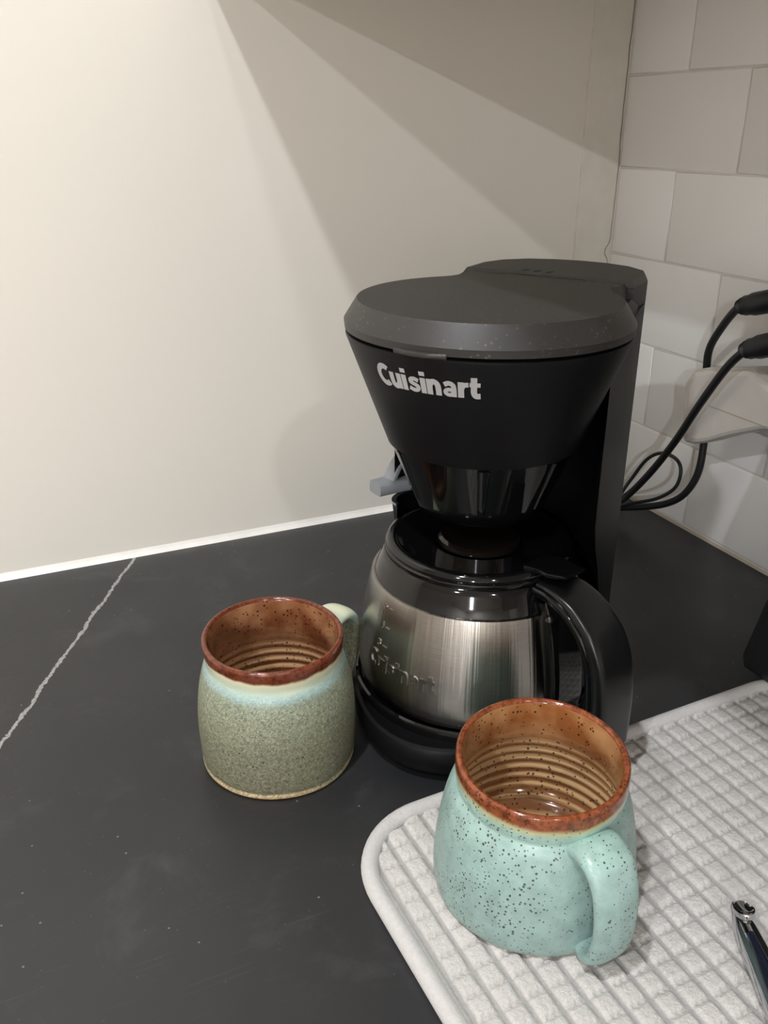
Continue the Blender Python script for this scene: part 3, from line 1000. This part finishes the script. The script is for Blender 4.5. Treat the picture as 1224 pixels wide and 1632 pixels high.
# ------------------------------------------------------------------ cords, plugs, adaptor on the tiled wall
def cord(name, label, pts, rad, plug_dir=None, group=None):
    root = empty(name, pts[-1])
    tag(root, label, 'cord', group)
    o0 = Vector(pts[-1])
    path = catmull([Vector(p) - o0 for p in pts], 8)
    obj('cable', tube(path, rad, 12), M['rubber'], root)
    if plug_dir:
        d = Vector(plug_dir).normalized()
        p0 = path[0] - d * 0.0
        pr = []
        prof = [(0.0038, -0.008), (0.0054, -0.0066), (0.0042, -0.0048), (0.0066, -0.0034), (0.0050, -0.0014), (0.0076, 0.0004), (0.0074, 0.004), (0.0086, 0.009), (0.0085, 0.030), (0.007, 0.033), (0, 0.034)]
        bm = lathe([(0, -0.008)] + prof, 24)
        q = Vector((0, 0, 1)).rotation_difference(d)
        for v in bm.verts: v.co = q @ v.co + p0
        obj('plug', bm, M['rubber'], root, angle=50)
    return root
cord('power_cord', 'black power cord with the higher plug, passing behind the white adaptor',
     [(-0.050, -0.2290, 0.2255), (-0.049, -0.2200, 0.2215), (-0.041, -0.2010, 0.2050), (-0.033, -0.1822, 0.1820), (-0.028, -0.1772, 0.1610), (-0.026, -0.1816, 0.1294), (-0.026, -0.1848, 0.0995), (-0.028, -0.1853, 0.0710),
      (-0.032, -0.1769, 0.0489), (-0.036, -0.1598, 0.0337), (-0.042, -0.1344, 0.0215), (-0.055, -0.108, 0.012), (-0.090, -0.085, 0.0045), (-0.150, -0.070, 0.0038)], 0.0032, (-0.02, -0.95, 0.30), 'black power cords on the tiled wall')
cord('power_cord', 'black power cord with the lower plug, hanging in front of the white adaptor',
     [(-0.0735, -0.2620, 0.2022), (-0.072, -0.2530, 0.1965), (-0.070, -0.2378, 0.1803), (-0.066, -0.2138, 0.1462), (-0.060, -0.1860, 0.1048), (-0.055, -0.1554, 0.0646), (-0.055, -0.1290, 0.0324), (-0.075, -0.122, 0.016), (-0.115, -0.135, 0.008), (-0.155, -0.165, 0.010), (-0.1880, -0.2120, 0.016)], 0.0032, (-0.02, -0.93, 0.36), 'black power cords on the tiled wall')
cord('thin_cable', 'thin black cable bent into a loop behind the coffee maker',
     [(-0.075, -0.105, 0.010), (-0.060, -0.1180, 0.024), (-0.050, -0.1261, 0.047), (-0.045, -0.1379, 0.0702), (-0.042, -0.1534, 0.0816), (-0.040, -0.1700, 0.0810), (-0.040, -0.1774, 0.0719), (-0.042, -0.1749, 0.0558), (-0.046, -0.1578, 0.0396), (-0.050, -0.1302, 0.0245), (-0.065, -0.110, 0.010), (-0.10, -0.095, 0.0025)], 0.0016)

ad = empty('plug_adaptor', (0, -0.22, 0.14))
tag(ad, 'white plastic plug adaptor on the tiled wall behind the black cords', 'adaptor')
ol = [(-0.1798, 0.1547), (-0.1882, 0.1668), (-0.2030, 0.1722), (-0.2244, 0.1765), (-0.2484, 0.1828), (-0.2606, 0.1803), (-0.2900, 0.1700), (-0.3050, 0.1620), (-0.3050, 0.1520), (-0.2697, 0.1407), (-0.2387, 0.1260), (-0.2130, 0.1118), (-0.1990, 0.1062), (-0.1884, 0.1047), (-0.1850, 0.1085)]
bm = bmesh.new()
rings = []
cyy = sum(p[0] for p in ol) / len(ol); czz = sum(p[1] for p in ol) / len(ol)
for x, s in ((-0.033, 0.94), (-0.036, 1.0), (-0.050, 1.0), (-0.0545, 0.93), (-0.056, 0.82)):
    rings.append([bm.verts.new((x, (cyy + (y - cyy) * s) + 0.22, (czz + (z - czz) * s) - 0.14)) for y, z in ol])
n = len(ol)
for i in range(len(rings) - 1):
    for k in range(n):
        bm.faces.new((rings[i][k], rings[i][(k + 1) % n], rings[i + 1][(k + 1) % n], rings[i + 1][k]))
bm.faces.new(rings[0][::-1]); bm.faces.new(rings[-1])
obj('body', bm, M['white_plastic'], ad, angle=12)
obj('wall_mount', box(-0.0345, -0.0036, -0.085, -0.028, -0.012, 0.033, bev=0.002), M['white_plastic'], ad)
obj('seam', box(-0.0563, -0.0550, -0.068, 0.006, 0.0035, 0.0045), M['caulk2'], ad, False)
# outlet box that takes the two plugs, just past the right edge of the frame
so = empty('socket_block', (0, -0.295, 0.222))
tag(so, 'white socket block on the tiles that takes the two black plugs', 'socket')
obj('body', box(-0.088, -0.0036, -0.055, -0.0005, -0.035, 0.030, bev=0.003), M['white_plastic'], so)
obj('face_plate', box(-0.0895, -0.0878, -0.050, -0.006, -0.030, 0.025, bev=0.0006), M['caulk'], so)

# ------------------------------------------------------------------ black appliance at the right edge
bx_ = empty('black_appliance', (-0.077, -0.492, 0.0064))
tag(bx_, 'black appliance with slanted side at the right edge behind the mat', 'appliance')
bm = bmesh.new()
def ring_app(z, x0, x1, y0, y1, c):
    pts = [(x0 + c, y1), (x0, y1 - c), (x0, y0 + c), (x0 + c, y0), (x1 - c, y0), (x1, y0 + c), (x1, y1 - c), (x1 - c, y1)]
    return [bm.verts.new((x + 0.075, y + 0.49, z)) for x, y in pts]
rs = [ring_app(0.004, -0.1345, -0.012, -0.64, -0.3545, 0.006), ring_app(0.010, -0.1360, -0.012, -0.64, -0.3540, 0.006), ring_app(0.19, -0.112, -0.012, -0.62, -0.372, 0.012), ring_app(0.196, -0.106, -0.018, -0.61, -0.378, 0.012)]
for i in range(len(rs) - 1):
    for k in range(8):
        bm.faces.new((rs[i][k], rs[i][(k + 1) % 8], rs[i + 1][(k + 1) % 8], rs[i + 1][k]))
bm.faces.new(rs[0][::-1]); bm.faces.new(rs[-1])
es_ = [e for e in bm.edges if abs(e.verts[0].co.z - e.verts[1].co.z) > 0.1]
bmesh.ops.bevel(bm, geom=es_, offset=0.0012, segments=2, affect='EDGES')
obj('housing', bm, M['app'], bx_, angle=30)
for (x, y) in ((-0.118, -0.372), (-0.118, -0.625), (-0.025, -0.372), (-0.025, -0.625)):
    f = obj('foot', lathe([(0, 0.0), (0.006, 0.0), (0.0065, 0.001), (0.006, 0.0045), (0, 0.0045)], 20), M['rubber'], bx_)
    f.location = (x + 0.075, y + 0.49, 0)

# ------------------------------------------------------------------ polished utensil handle lying on the mat
ut = empty('utensil', (-0.2935, -0.5150, 0.0065))
tag(ut, 'polished metal utensil handle with dark blue inlay lying on the mat', 'utensil')
dirv = Vector((-0.42, -0.905, 0.06)).normalized()
sd = Vector((dirv.y, -dirv.x, 0)).normalized()
pth = [dirv * (0.150 * k / 28) + Vector((0, 0, 0.0068)) for k in range(29)]
obj('shaft', sweep(pth, sd, [0.0022, 0.0054, 0.0062, 0.0068, 0.0075, 0.0082, 0.0088, 0.0092, 0.0096, 0.0100, 0.0100], [0.0030, 0.0058, 0.0062, 0.0064, 0.0064, 0.0064, 0.0064, 0.0064, 0.0064, 0.0064, 0.0064], 28, 2.2), M['chrome'], ut)
inl = [p + Vector((0, 0, 0.0045)) + sd * 0.0016 for p in pth[4:]]
obj('inlay', sweep(inl, sd, [0.0018, 0.0040, 0.0048, 0.0056, 0.0062], 0.0030, 16, 2.4), M['navy'], ut)
# oval eye set into the tip
bm = lathe([(0, -0.0004), (0.0020, -0.0001), (0.0034, 0.0008), (0.0040, 0.0013), (0.0046, 0.0010), (0.0048, 0.0), (0.0048, -0.0015)], 32)
up = Vector((0.05, 0.28, 0.95)).normalized()
lx = (dirv - up * dirv.dot(up)).normalized(); ly = up.cross(lx)
for v in bm.verts: v.co = lx * (v.co.x * 1.30) + ly * v.co.y + up * v.co.z
oc = obj('tip_eye', bm, M['chrome'], ut)
oc.location = dirv * 0.0075 + Vector((0, 0, 0.0126)) - sd * 0.0006
